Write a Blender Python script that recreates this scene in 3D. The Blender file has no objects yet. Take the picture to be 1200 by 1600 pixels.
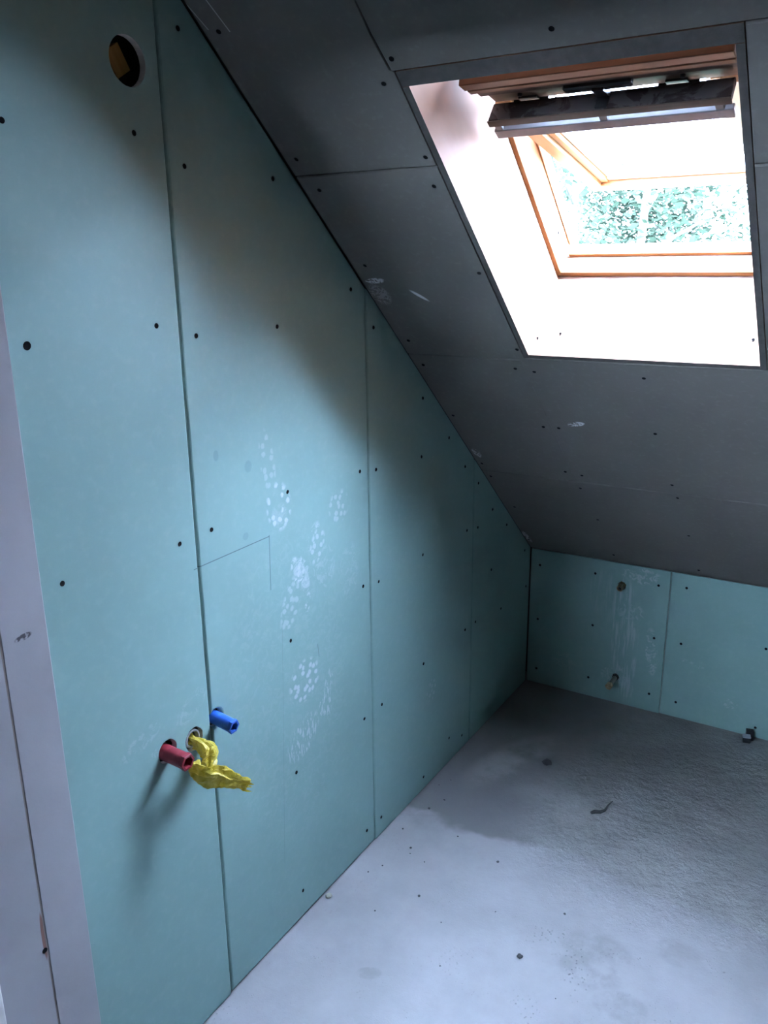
import bpy, bmesh, math, random
from mathutils import Vector, Matrix, noise
from mathutils.geometry import tessellate_polygon

random.seed(7)
SC = bpy.context.scene
COL = SC.collection

# ------------------------------------------------------------------ camera
cam_d = bpy.data.cameras.new('camera')
cam_d.sensor_fit = 'VERTICAL'
cam_d.sensor_height = 36.0
cam_d.lens = 1325.84 / 1600 * 36.0
cam_d.clip_start = 0.02
cam_d.clip_end = 300
cam = bpy.data.objects.new('camera', cam_d)
COL.objects.link(cam)
_r = Vector((0.8533, 0.5213, -0.0119)).normalized()
_f = Vector((-0.5026, 0.8162, -0.2851)).normalized()
_u = _r.cross(_f).normalized()
_f = _u.cross(_r).normalized()
M3 = Matrix((_r, _u, -_f)).transposed()
cam.matrix_world = Matrix.Translation((1.08623, 0.0, 1.56)) @ M3.to_4x4()
SC.camera = cam

# ------------------------------------------------------------------ sky, exposure
SKY = 28.0
world = bpy.data.worlds.new('overcast_sky')
SC.world = world
world.use_nodes = True
wn = world.node_tree.nodes
wl = world.node_tree.links
wn.clear()
w_out = wn.new('ShaderNodeOutputWorld')
w_bg = wn.new('ShaderNodeBackground')
w_tc = wn.new('ShaderNodeTexCoord')
w_sep = wn.new('ShaderNodeSeparateXYZ')
w_mr = wn.new('ShaderNodeMapRange')
w_mr.inputs['From Min'].default_value = 0.0
w_mr.inputs['From Max'].default_value = 1.0
w_ramp = wn.new('ShaderNodeValToRGB')
# thin overcast: a little brighter and bluer overhead than at the horizon
w_ramp.color_ramp.elements[0].color = (0.70, 0.86, 1.20, 1)
w_ramp.color_ramp.elements[1].color = (0.76, 1.00, 1.50, 1)
wl.new(w_tc.outputs['Generated'], w_sep.inputs[0])
wl.new(w_sep.outputs['Z'], w_mr.inputs['Value'])
wl.new(w_mr.outputs[0], w_ramp.inputs[0])
wl.new(w_ramp.outputs[0], w_bg.inputs['Color'])
w_bg.inputs['Strength'].default_value = SKY
wl.new(w_bg.outputs[0], w_out.inputs[0])

SC.view_settings.view_transform = 'Standard'
SC.view_settings.look = 'None'
SC.view_settings.gamma = 1.0
SC.view_settings.use_curve_mapping = False
SC.view_settings.exposure = 3.0
SC.cycles.use_denoising = True
SC.cycles.max_bounces = 14
SC.cycles.diffuse_bounces = 8
SC.cycles.transparent_max_bounces = 16

# ------------------------------------------------------------------ frames of reference
D = 2.7911            # distance of the knee wall
H0 = 0.5398           # its height
TH = math.radians(41.249)
ES = Vector((0, -math.cos(TH), math.sin(TH)))      # up the slope
EN = Vector((0, math.sin(TH), math.cos(TH)))       # out through the roof
def axes(o, x, y):
    x = Vector(x); y = Vector(y); z = x.cross(y)
    m = Matrix((x, y, z)).transposed().to_4x4()
    m.translation = Vector(o)
    return m
F_LEFT = axes((0, 0, 0), (0, 1, 0), (0, 0, 1))     # X = world y, Y = z, Z into the room
F_FAR = axes((0, D, 0), (1, 0, 0), (0, 0, 1))      # X = x, Y = z, Z into the room
F_SLOPE = axes((0, D, H0), (1, 0, 0), ES)          # X = x, Y = up the slope, Z into the room

# light portal over the skylight: samples the sky through its opening
pd = bpy.data.lights.new('skylight_portal', 'AREA')
pd.shape = 'RECTANGLE'
pd.size = 0.50
pd.size_y = 0.74
pd.cycles.is_portal = True
po = bpy.data.objects.new('skylight_portal', pd)
COL.objects.link(po)
_x = Vector((1, 0, 0)); _z = EN.copy(); _y = _z.cross(_x)
pm = Matrix((_x, _y, _z)).transposed().to_4x4()
pm.translation = Vector((0.567, D, H0)) + ES * 1.552 + EN * 0.39
po.matrix_world = pm

# ------------------------------------------------------------------ material helpers
class G:
    def __init__(self, name):
        self.m = bpy.data.materials.new(name)
        self.m.use_nodes = True
        self.n = self.m.node_tree.nodes
        self.l = self.m.node_tree.links
        self.n.clear()
        self.out = self.n.new('ShaderNodeOutputMaterial')
        self.p = self.n.new('ShaderNodeBsdfPrincipled')
        self.l.new(self.p.outputs[0], self.out.inputs[0])
        self._tc = None
    def tc(self):
        if self._tc is None:
            t = self.n.new('ShaderNodeTexCoord')
            self._tc = t.outputs['Object']
        return self._tc
    def put(self, sock, v):
        if isinstance(v, bpy.types.NodeSocket): self.l.new(v, sock)
        elif v is not None: sock.default_value = v
    def math(self, op, a, b=None, c=None, clamp=False):
        n = self.n.new('ShaderNodeMath'); n.operation = op; n.use_clamp = clamp
        for i, v in enumerate((a, b, c)):
            if v is not None: self.put(n.inputs[i], v)
        return n.outputs[0]
    def sep(self, v=None):
        n = self.n.new('ShaderNodeSeparateXYZ'); self.l.new(v or self.tc(), n.inputs[0])
        return n.outputs[0], n.outputs[1], n.outputs[2]
    def mapv(self, scale=(1, 1, 1), loc=(0, 0, 0), rot=(0, 0, 0), v=None):
        n = self.n.new('ShaderNodeMapping')
        self.l.new(v or self.tc(), n.inputs[0])
        n.inputs['Scale'].default_value = scale
        n.inputs['Location'].default_value = loc
        n.inputs['Rotation'].default_value = rot
        return n.outputs[0]
    def noise(self, scale, detail=4, rough=0.55, v=None, dist=0):
        n = self.n.new('ShaderNodeTexNoise')
        self.l.new(v or self.tc(), n.inputs['Vector'])
        n.inputs['Scale'].default_value = scale
        n.inputs['Detail'].default_value = detail
        n.inputs['Roughness'].default_value = rough
        n.inputs['Distortion'].default_value = dist
        return n.outputs[0]
    def vor(self, scale, v=None, out='Distance'):
        n = self.n.new('ShaderNodeTexVoronoi'); n.voronoi_dimensions = '2D'
        self.l.new(v or self.tc(), n.inputs['Vector'])
        n.inputs['Scale'].default_value = scale
        return n.outputs[out]
    def ramp(self, v, a, b, lo=0.0, hi=1.0):
        n = self.n.new('ShaderNodeMapRange'); n.interpolation_type = 'SMOOTHSTEP'
        self.put(n.inputs[0], v)
        n.inputs[1].default_value = a; n.inputs[2].default_value = b
        n.inputs[3].default_value = lo; n.inputs[4].default_value = hi
        return n.outputs[0]
    def mix(self, f, a, b):
        n = self.n.new('ShaderNodeMix'); n.data_type = 'RGBA'
        self.put(n.inputs[0], f)
        for i, v in ((6, a), (7, b)):
            if isinstance(v, bpy.types.NodeSocket): self.l.new(v, n.inputs[i])
            else: n.inputs[i].default_value = (v[0], v[1], v[2], 1)
        return n.outputs[2]
    def bump(self, h, strength=0.3, dist=0.002, normal=None):
        n = self.n.new('ShaderNodeBump')
        n.inputs['Strength'].default_value = strength
        n.inputs['Distance'].default_value = dist
        self.l.new(h, n.inputs['Height'])
        if normal is not None: self.l.new(normal, n.inputs['Normal'])
        return n.outputs[0]
    def set(self, color=None, rough=None, metal=None, normal=None, spec=None, **kw):
        if color is not None:
            if isinstance(color, bpy.types.NodeSocket): self.l.new(color, self.p.inputs['Base Color'])
            else: self.p.inputs['Base Color'].default_value = (*color, 1)
        if rough is not None: self.put(self.p.inputs['Roughness'], rough)
        if metal is not None: self.p.inputs['Metallic'].default_value = metal
        if spec is not None: self.p.inputs['Specular IOR Level'].default_value = spec
        if normal is not None: self.l.new(normal, self.p.inputs['Normal'])
        return self.m
    # soft elliptical mask around (x, y) in the object's own X/Y
    def ell(self, x, y, rx, ry, ang=0.0, soft=0.5):
        X, Y, _ = self.xy
        c, s = math.cos(ang), math.sin(ang)
        dx = self.math('SUBTRACT', X, x); dy = self.math('SUBTRACT', Y, y)
        u = self.math('ADD', self.math('MULTIPLY', dx, c / rx), self.math('MULTIPLY', dy, s / rx))
        v = self.math('ADD', self.math('MULTIPLY', dx, -s / ry), self.math('MULTIPLY', dy, c / ry))
        d = self.math('ADD', self.math('MULTIPLY', u, u), self.math('MULTIPLY', v, v))
        return self.ramp(d, 1.0, 1.0 - soft, 0.0, 1.0)
    def seg(self, x0, y0, x1, y1, w):
        X, Y, _ = self.xy
        L = math.hypot(x1 - x0, y1 - y0); c, s = (x1 - x0) / L, (y1 - y0) / L
        dx = self.math('SUBTRACT', X, x0); dy = self.math('SUBTRACT', Y, y0)
        t = self.math('ADD', self.math('MULTIPLY', dx, c), self.math('MULTIPLY', dy, s))
        n = self.math('ABSOLUTE', self.math('ADD', self.math('MULTIPLY', dx, -s), self.math('MULTIPLY', dy, c)))
        a = self.ramp(n, w, w * 0.4)
        b = self.math('MULTIPLY', self.math('GREATER_THAN', t, 0), self.math('LESS_THAN', t, L))
        return self.math('MULTIPLY', a, b)
    def total(self, items):
        r = items[0]
        for i in items[1:]: r = self.math('MAXIMUM', r, i)
        return r

def simple(name, col, rough=0.6, metal=0.0, spec=0.5, var=0.12, scale=20, bump=0.0):
    g = G(name)
    nz = g.noise(scale, 4)
    c = g.mix(g.ramp(nz, 0.3, 0.7), [k * (1 - var) for k in col], [min(1, k * (1 + var)) for k in col])
    nm = g.bump(g.noise(scale * 6, 3), bump, 0.001) if bump else None
    return g.set(c, rough, metal, nm, spec)

# ------------------------------------------------------------------ materials
def teal_board(name, kind):
    g = G(name)
    g.xy = g.sep()
    base = (0.216, 0.350, 0.324)
    c = g.mix(g.ramp(g.noise(3.0, 5), 0.3, 0.7), [k * 0.95 for k in base], [k * 1.05 for k in base])
    c = g.mix(g.math('MULTIPLY', g.ramp(g.noise(55, 3), 0.45, 0.8), 0.10), c, (0.40, 0.50, 0.48))
    dust = (0.52, 0.57, 0.60)
    tread = g.ramp(g.math('ADD', g.vor(52, v=g.mapv(scale=(1, 1, 0.0), rot=(0, 0, 0.3))), g.math('MULTIPLY', g.math('SUBTRACT', g.noise(90, 3), 0.5), 0.5)), 0.42, 0.20)
    bars = g.ramp(g.noise(1, 3, v=g.mapv(scale=(150, 42, 0), rot=(0, 0, -0.5))), 0.50, 0.60)
    smear = g.ramp(g.noise(46, 5, 0.65, dist=1.2), 0.48, 0.62)
    if kind == 'left':
        E = g.ell
        ring = g.math('SUBTRACT', E(1.345, 1.065, 0.045, 0.06, 0.2), E(1.337, 1.075, 0.022, 0.035, 0.2), clamp=True)
        m1 = g.total([g.math('MULTIPLY', ring, 0.75),
                      g.math('MULTIPLY', E(1.315, 1.165, 0.026, 0.08, 0.15), 0.30),
                      g.math('MULTIPLY', E(1.565, 1.010, 0.045, 0.045), 0.40),
                      g.math('MULTIPLY', E(1.372, 0.835, 0.036, 0.08, -0.45), 0.38),
                      g.math('MULTIPLY', E(1.408, 0.630, 0.065, 0.058, 0.3), 0.75),
                      g.math('MULTIPLY', E(2.027, 0.317, 0.035, 0.04), 0.25),
                      g.math('MULTIPLY', E(1.475, 0.94, 0.03, 0.05, -0.4), 0.5)])
        m2 = g.total([g.math('MULTIPLY', E(1.395, 0.490, 0.075, 0.050, 0.5), 0.55),
                      g.math('MULTIPLY', E(1.485, 0.525, 0.030, 0.040, 0.5), 0.6),
                      g.math('MULTIPLY', E(1.50, 0.575, 0.02, 0.05, -0.3), 0.45)])
        m3 = g.total([g.math('MULTIPLY', E(1.410, 0.892, 0.032, 0.058, 0.5), 0.8),
                      g.math('MULTIPLY', E(1.432, 0.815, 0.012, 0.028, -0.2), 0.7),
                      g.math('MULTIPLY', E(1.462, 0.965, 0.022, 0.04, -0.6), 0.45),
                      g.math('MULTIPLY', E(1.50, 0.88, 0.05, 0.06), 0.22),
                      g.math('MULTIPLY', E(1.60, 0.84, 0.05, 0.08), 0.14),
                      g.math('MULTIPLY', E(1.36, 0.62, 0.25, 0.45), 0.07),
                      g.math('MULTIPLY', E(0.92, 0.73, 0.06, 0.02, 0.3), 0.22),
                      g.math('MULTIPLY', E(1.05, 0.74, 0.06, 0.025, 0.5), 0.18),
                      g.math('MULTIPLY', E(0.955, 0.69, 0.018, 0.012), 0.6)])
        m4 = g.math('MULTIPLY', g.total([E(1.412, 0.888, 0.024, 0.055, 0.5), E(1.434, 0.815, 0.010, 0.028, -0.2), g.math('MULTIPLY', E(1.345, 1.045, 0.03, 0.03), 0.4)]), g.math('MULTIPLY', g.ramp(g.noise(28, 6, 0.65, dist=0.8), 0.42, 0.60), 0.55))
        mk = g.total([m4, g.math('MULTIPLY', m1, tread), g.math('MULTIPLY', m2, bars), g.math('MULTIPLY', m3, smear)])
        c = g.mix(mk, c, dust)
        pen = g.total([g.math('MULTIPLY', g.seg(1.083, 1.008, 1.309, 1.009, 0.0013), 0.8),
                       g.math('MULTIPLY', g.seg(1.3085, 1.012, 1.304, 0.890, 0.0013), 0.8),
                       g.math('MULTIPLY', g.seg(1.337, 0.80, 1.302, 0.20, 0.0010), 0.22),
                       g.math('MULTIPLY', g.seg(1.463, 0.70, 1.467, 0.665, 0.0015), 0.5),
                       g.math('MULTIPLY', E(1.255, 0.77, 0.006, 0.012), 0.0)])
        c = g.mix(pen, c, (0.06, 0.10, 0.11))
        spots = g.total([g.math('MULTIPLY', E(1.165, 1.21, 0.008, 0.012), 0.35), g.math('MULTIPLY', E(1.255, 1.17, 0.012, 0.014), 0.3),
                         g.math('MULTIPLY', E(1.235, 1.03, 0.010, 0.009), 0.3)])
        c = g.mix(spots, c, (0.12, 0.22, 0.22))
    else:
        E = g.ell
        streak = g.ramp(g.noise(1, 4, v=g.mapv(scale=(95, 9, 0), rot=(0, 0, -0.06))), 0.47, 0.62)
        m1 = g.total([g.math('MULTIPLY', E(0.365, 0.26, 0.055, 0.27, 0.08), 0.42),
                      g.math('MULTIPLY', E(0.30, 0.40, 0.08, 0.12, 0.5), 0.14)])
        m2 = g.total([g.math('MULTIPLY', E(0.405, 0.505, 0.075, 0.035), 0.5),
                      g.math('MULTIPLY', E(0.46, 0.23, 0.025, 0.10, 0.1), 0.45),
                      g.math('MULTIPLY', E(0.335, 0.11, 0.055, 0.05), 0.35),
                      g.math('MULTIPLY', E(0.73, 0.105, 0.03, 0.02), 0.35),
                      g.math('MULTIPLY', E(0.60, 0.22, 0.05, 0.01, -0.2), 0.25),
                      g.math('MULTIPLY', E(0.15, 0.12, 0.05, 0.05), 0.12),
                      g.math('MULTIPLY', E(0.38, 0.36, 0.05, 0.05), 0.35)])
        c = g.mix(g.total([g.math('MULTIPLY', m1, streak), g.math('MULTIPLY', m2, smear)]), c, dust)
    nb = g.bump(g.noise(9, 3), 0.08, 0.004, g.bump(g.noise(240, 2), 0.06, 0.0006))
    return g.set(c, 0.62, 0, nb, 0.35)

M = {}
M['teal_left'] = teal_board('green moisture board, side wall', 'left')
M['teal_far'] = teal_board('green moisture board, knee wall', 'far')
M['gypsum'] = simple('gypsum core', (0.62, 0.61, 0.60), 0.9, bump=0.3, scale=60)
M['gypsum_edge'] = simple('cut grey board edge', (0.085, 0.075, 0.068), 0.9, bump=0.4, scale=60)  # board edge darkened, its lack of light painted into the colour

g = G('grey plasterboard')
g.xy = g.sep()
c = g.mix(g.ramp(g.noise(4, 5), 0.3, 0.7), (0.152, 0.139, 0.122), (0.170, 0.155, 0.137))
c = g.mix(g.math('MULTIPLY', g.ramp(g.noise(70, 3), 0.5, 0.8), 0.12), c, (0.36, 0.34, 0.32))
sm = g.ramp(g.noise(60, 5, 0.7, dist=1.5), 0.44, 0.55)
mk = g.total([g.math('MULTIPLY', g.ell(0.129, 1.428, 0.006, 0.030, 0.75, 0.8), 0.95),
              g.math('MULTIPLY', g.math('MULTIPLY', g.ell(0.036, 1.478, 0.030, 0.010, 0.1), sm), 0.8),
              g.math('MULTIPLY', g.math('MULTIPLY', g.ell(0.025, 1.43, 0.03, 0.04, 0.1), sm), 0.25),
              g.math('MULTIPLY', g.math('MULTIPLY', g.ell(0.378, 0.922, 0.028, 0.012, 0.3), sm), 0.9),
              g.math('MULTIPLY', g.math('MULTIPLY', g.ell(0.02, 0.70, 0.014, 0.03, 0.1), sm), 0.6),
              g.math('MULTIPLY', g.math('MULTIPLY', g.ell(0.012, 0.10, 0.012, 0.05, 0.1), sm), 0.7),
              g.math('MULTIPLY', g.seg(0.04, 2.18, 0.052, 2.10, 0.0015), 0.5),
              g.math('MULTIPLY', g.seg(0.0, 2.16, 0.012, 2.11, 0.0015), 0.4)])
c = g.mix(mk, c, (0.75, 0.75, 0.74))
M['grey_board'] = g.set(c, 0.8, 0, g.bump(g.noise(200, 2), 0.06, 0.0006), 0.25)

g = G('pinkish fire board lining')
st = g.noise(1, 4, v=g.mapv(scale=(14, 3, 9)))
c = g.mix(g.ramp(st, 0.3, 0.7), (0.21, 0.106, 0.064), (0.255, 0.136, 0.086))  # warm bounce from the wood is put into this board colour
M['lining'] = g.set(c, 0.75, 0, g.bump(g.noise(150, 2), 0.06, 0.0006), 0.3)

def wood(name, a, b, rough=0.4, sc=(40, 3, 40)):
    g = G(name)
    st = g.noise(1, 6, 0.6, v=g.mapv(scale=sc), dist=0.6)
    c = g.mix(g.ramp(st, 0.3, 0.7), a, b)
    return g.set(c, rough, 0, g.bump(st, 0.1, 0.0006), 0.4)
M['pine'] = wood('lacquered pine', (0.28, 0.122, 0.044), (0.35, 0.17, 0.068))
M['pine_x'] = wood('lacquered pine, grain across', (0.27, 0.118, 0.044), (0.33, 0.16, 0.065), sc=(3, 40, 40))
M['groove'] = wood('orange pine in the groove', (0.046, 0.0165, 0.0065), (0.058, 0.0215, 0.0090))  # pine darkened to paint in the shade down in the recess
M['pine_dull'] = wood('dull old pine', (0.13, 0.068, 0.036), (0.17, 0.092, 0.050), 0.6, sc=(3, 40, 40))
M['pine_mid'] = wood('worn brown pine', (0.115, 0.078, 0.054), (0.15, 0.105, 0.074), 0.6, sc=(3, 40, 40))
M['pine_grey'] = wood('weathered pine', (0.060, 0.046, 0.036), (0.095, 0.072, 0.056), 0.7, sc=(3, 40, 40))
g = G('peeling dark varnish')
nz = g.noise(16, 5, 0.6, dist=0.8)
c = g.mix(g.ramp(nz, 0.47, 0.55), (0.020, 0.014, 0.013), (0.060, 0.055, 0.056))
c = g.mix(g.ramp(g.noise(30, 4), 0.62, 0.72), c, (0.10, 0.075, 0.06))
M['flap'] = g.set(c, 0.75, 0, g.bump(nz, 0.4, 0.002), 0.3)
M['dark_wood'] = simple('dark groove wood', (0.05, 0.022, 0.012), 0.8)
M['aluminium'] = simple('dull aluminium', (0.13, 0.127, 0.133), 0.45, 0.35)
M['black_metal'] = simple('black fittings', (0.015, 0.015, 0.016), 0.45, 0.3)
M['seal'] = simple('dark rubber seal', (0.004, 0.004, 0.005), 0.6)
M['white_bead'] = simple('white glazing bead', (0.72, 0.72, 0.72), 0.5)
M['flashing'] = simple('grey blue flashing', (0.20, 0.22, 0.32), 0.5)
M['screw'] = simple('black screw', (0.004, 0.005, 0.006), 0.9, 0.0, 0.1)
M['cavity'] = simple('dark cavity', (0.05, 0.045, 0.04), 0.95)
M['stud'] = wood('yellow stud timber', (0.42, 0.22, 0.05), (0.52, 0.29, 0.08), 0.7)
M['plaster'] = None
g = G('white reveal board')
g.xy = g.sep()
c = g.mix(g.ramp(g.noise(4, 5), 0.3, 0.7), (0.335, 0.325, 0.335), (0.38, 0.37, 0.38))
c = g.mix(g.math('MULTIPLY', g.ell(0.684, 1.043, 0.016, 0.006, 0.1), g.ramp(g.noise(120, 4), 0.42, 0.55)), c, (0.08, 0.075, 0.08))
c = g.mix(g.math('MULTIPLY', g.ell(0.6445, 0.545, 0.004, 0.05, 0.0), 0.8), c, (0.20, 0.07, 0.04))
M['plaster'] = g.set(c, 0.75, 0, g.bump(g.noise(120, 3), 0.15, 0.001), 0.3)
M['rust'] = simple('rusty joint filler', (0.20, 0.165, 0.145), 0.9)
M['trim'] = simple('white painted trim', (0.80, 0.79, 0.76), 0.5)
M['hall'] = simple('dark bare masonry', (0.075, 0.07, 0.065), 0.9)  # for surfaces out of view, kept dark to limit bounce light

# concrete floor
g = G('concrete screed')
g.xy = g.sep()
X, Y, _ = g.xy
edge_n = g.noise(3.2, 4, 0.55)
bx = g.math('ADD', Y, g.math('MULTIPLY', g.math('SUBTRACT', edge_n, 0.5), 0.30))
bx = g.math('SUBTRACT', bx, g.math('MULTIPLY', g.ell(0.05, 1.55, 0.25, 0.25), -0.16))
rough_zone = g.ramp(bx, 1.872, 1.90)
base = g.mix(g.ramp(g.noise(3.0, 8, 0.68), 0.32, 0.68), (0.260, 0.252, 0.257), (0.318, 0.306, 0.312))
dark = g.mix(g.ramp(g.math('ADD', X, g.math('MULTIPLY', g.noise(2.6, 6, 0.6), 0.5)), 0.45, 0.85), (0.165, 0.161, 0.158), (0.315, 0.306, 0.298))
dark = g.mix(g.math('MULTIPLY', g.ramp(g.noise(5, 7, 0.65), 0.35, 0.65), 0.35), dark, (0.13, 0.127, 0.125))
c = g.mix(rough_zone, base, dark)
stain = g.total([g.math('MULTIPLY', g.ell(0.66, 1.60, 0.10, 0.10), 0.40), g.math('MULTIPLY', g.ell(0.75, 1.50, 0.07, 0.05), 0.35),
                 g.math('MULTIPLY', g.ell(0.82, 1.72, 0.06, 0.05), 0.30), g.math('MULTIPLY', g.ell(0.23, 1.30, 0.035, 0.02, 0.5), 0.35),
                 g.math('MULTIPLY', g.ell(0.12, 1.95, 0.25, 0.14, 0.3), 0.30)])
c = g.mix(g.math('MULTIPLY', stain, g.ramp(g.noise(14, 5, 0.6), 0.38, 0.60)), c, (0.15, 0.15, 0.15))
pale = g.math('MULTIPLY', g.math('MULTIPLY', g.ell(0.17, 2.27, 0.09, 0.26, -0.35, 1.0), g.ramp(g.noise(7, 5, 0.6), 0.3, 0.6)), 0.45)
c = g.mix(pale, c, (0.42, 0.42, 0.40))
pits = g.ramp(g.math('ADD', g.vor(70, v=g.mapv()), g.math('MULTIPLY', g.noise(60, 3), 0.22)), 0.24, 0.14)
pitn = g.math('MULTIPLY', pits, g.math('MULTIPLY', g.ramp(g.noise(9, 4), 0.48, 0.70), g.ramp(X, 0.3, 0.8, 0.35, 1.0)))
c = g.mix(g.math('MULTIPLY', pitn, 0.45), c, (0.10, 0.10, 0.11))
lump = g.noise(30, 7, 0.68)
h1 = g.math('MULTIPLY', lump, g.math('ADD', 0.16, g.math('MULTIPLY', g.math('MULTIPLY', g.ramp(bx, 1.70, 1.95), g.ramp(X, 0.25, 0.6)), 1.5)))
h2 = g.math('SUBTRACT', h1, g.math('MULTIPLY', pitn, 0.35))
rid = g.ramp(g.math('ABSOLUTE', g.math('SUBTRACT', g.math('ADD', g.math('MULTIPLY', X, 0.22), g.math('MULTIPLY', g.noise(9, 3), 0.08)), g.math('SUBTRACT', 2.38, Y))), 0.010, 0.0)
M['concrete'] = g.set(c, 0.8, 0, g.bump(h2, 1.0, 0.010, g.bump(g.noise(300, 2), 0.3, 0.001)), 0.3)

def plastic(name, col, rough=0.45):
    g = G(name)
    c = g.mix(g.ramp(g.noise(60, 4), 0.45, 0.75), col, [min(1, k * 1.35 + 0.015) for k in col])
    return g.set(c, rough, 0, g.bump(g.noise(220, 2), 0.08, 0.0005), 0.4)
M['red'] = plastic('red plastic', (0.22, 0.016, 0.026))
M['blue'] = plastic('blue plastic', (0.014, 0.088, 0.40))
M['drain_grey'] = plastic('grey pipe', (0.22, 0.22, 0.24))
M['clip_black'] = plastic('black plastic', (0.012, 0.014, 0.017))
M['clip_grey'] = plastic('grey plastic', (0.30, 0.31, 0.35))
g = G('brass')
M['brass'] = g.set(g.mix(g.ramp(g.noise(50, 3), 0.4, 0.7), (0.36, 0.25, 0.14), (0.55, 0.44, 0.30)), 0.35, 0.9)
M['dull_pipe'] = simple('dull metal pipe', (0.20, 0.19, 0.17), 0.45, 0.7)

# thin yellow plastic: lets some light through
g = G('thin yellow plastic film')
c = g.mix(g.ramp(g.noise(40, 4), 0.3, 0.7), (0.62, 0.47, 0.045), (0.74, 0.62, 0.14))
g.set(c, 0.28, 0, g.bump(g.noise(55, 4, 0.6, dist=1.0), 0.5, 0.004), 0.5)
tr = g.n.new('ShaderNodeBsdfTranslucent'); g.l.new(c, tr.inputs[0])
mx = g.n.new('ShaderNodeMixShader'); mx.inputs[0].default_value = 0.38
g.l.new(g.p.outputs[0], mx.inputs[1]); g.l.new(tr.outputs[0], mx.inputs[2]); g.l.new(mx.outputs[0], g.out.inputs[0])
M['bag'] = g.m

# window pane still under its milky protective film
g = G('glass under milky film')
t = g.n.new('ShaderNodeBsdfTransparent'); t.inputs[0].default_value = (0.93, 0.96, 0.95, 1)
gl = g.n.new('ShaderNodeBsdfGlossy'); gl.inputs['Roughness'].default_value = 0.03
fr = g.n.new('ShaderNodeFresnel'); fr.inputs[0].default_value = 1.45
m1 = g.n.new('ShaderNodeMixShader'); g.l.new(fr.outputs[0], m1.inputs[0]); g.l.new(t.outputs[0], m1.inputs[1]); g.l.new(gl.outputs[0], m1.inputs[2])
du = g.n.new('ShaderNodeBsdfTranslucent'); du.inputs[0].default_value = (0.85, 0.85, 0.85, 1)
m2 = g.n.new('ShaderNodeMixShader')
g.l.new(g.ramp(g.noise(5, 4), 0.2, 0.8, 0.48, 0.60), m2.inputs[0])
g.l.new(m1.outputs[0], m2.inputs[1]); g.l.new(du.outputs[0], m2.inputs[2]); g.l.new(m2.outputs[0], g.out.inputs[0])
M['glass'] = g.m

def leafmat(name, a, b):
    g = G(name)
    c = g.mix(g.ramp(g.noise(1.2, 3), 0.35, 0.65), a, b)
    g.set(c, 1.0, 0, None, 0.0)
    tr = g.n.new('ShaderNodeBsdfTranslucent'); g.l.new(c, tr.inputs[0])
    mx = g.n.new('ShaderNodeMixShader'); mx.inputs[0].default_value = 0.4
    g.l.new(g.p.outputs[0], mx.inputs[1]); g.l.new(tr.outputs[0], mx.inputs[2]); g.l.new(mx.outputs[0], g.out.inputs[0])
    return g.m
M['leaf_a'] = leafmat('fresh leaves', (0.016, 0.0255, 0.0165), (0.030, 0.042, 0.029))
M['leaf_b'] = leafmat('deep green leaves', (0.0075, 0.0120, 0.0080), (0.016, 0.0225, 0.0155))
M['bark'] = simple('pale bark', (0.075, 0.072, 0.062), 0.9, scale=12, bump=0.5)
M['lawn'] = simple('lawn', (0.03, 0.05, 0.02), 0.95, scale=6, bump=0.5)

# ------------------------------------------------------------------ object helpers
def link(name, me, parent=None, mats=(), smooth=False, frame=None):
    o = bpy.data.objects.new(name, me)
    COL.objects.link(o)
    for m in mats: me.materials.append(m)
    if smooth:
        me.polygons.foreach_set('use_smooth', [True] * len(me.polygons))
    if parent is not None: o.parent = parent
    elif frame is not None: o.matrix_world = frame
    return o
def obj(name, verts, faces, mat, parent=None, smooth=False, frame=None, idx=None):
    me = bpy.data.meshes.new(name)
    me.from_pydata([tuple(v) for v in verts], [], faces)
    mats = mat if isinstance(mat, (list, tuple)) else [mat]
    o = link(name, me, parent, mats, smooth, frame)
    if idx: me.polygons.foreach_set('material_index', idx)
    bm = bmesh.new(); bm.from_mesh(me); bmesh.ops.recalc_face_normals(bm, faces=bm.faces); bm.to_mesh(me); bm.free()
    me.update()
    return o
def empty(name, frame, **props):
    o = bpy.data.objects.new(name, None)
    COL.objects.link(o)
    o.empty_display_size = 0.05
    o.matrix_world = frame
    for k, v in props.items(): o[k] = v
    return o
def thing(name, label, cat, loc, group=None, rot=None):
    m = Matrix.Translation(loc)
    if rot is not None: m = m @ rot.to_4x4()
    o = empty(name, m, label=label, category=cat)
    if group: o['group'] = group
    return o
def tag(o, label, cat, group=None):
    o['label'] = label; o['category'] = cat
    if group: o['group'] = group
    return o
def box_vf(x0, x1, y0, y1, z0, z1):
    v = [(x, y, z) for z in (z0, z1) for y in (y0, y1) for x in (x0, x1)]
    f = [(0, 1, 3, 2), (4, 5, 7, 6), (0, 1, 5, 4), (2, 3, 7, 6), (0, 2, 6, 4), (1, 3, 7, 5)]
    return v, f
def box(name, b, mat, parent=None, frame=None):
    v, f = box_vf(*b)
    return obj(name, v, f, mat, parent, frame=frame)
def bevel(o, w=0.002, seg=2):
    bm = bmesh.new(); bm.from_mesh(o.data)
    bmesh.ops.bevel(bm, geom=list(bm.edges), offset=w, segments=seg, affect='EDGES', profile=0.5)
    bm.to_mesh(o.data); bm.free(); o.data.update()
    return o
def boxes(name, bs, mat, parent=None, frame=None):
    V, Fc = [], []
    for b in bs:
        v, f = box_vf(*b); k = len(V); V += v; Fc += [tuple(i + k for i in q) for q in f]
    return obj(name, V, Fc, mat, parent, frame=frame)
def hexa(name, v8, mat, parent=None, frame=None):
    f = [(0, 1, 2, 3), (4, 5, 6, 7), (0, 1, 5, 4), (1, 2, 6, 5), (2, 3, 7, 6), (3, 0, 4, 7)]
    return obj(name, v8, f, mat, parent, frame=frame)
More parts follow.
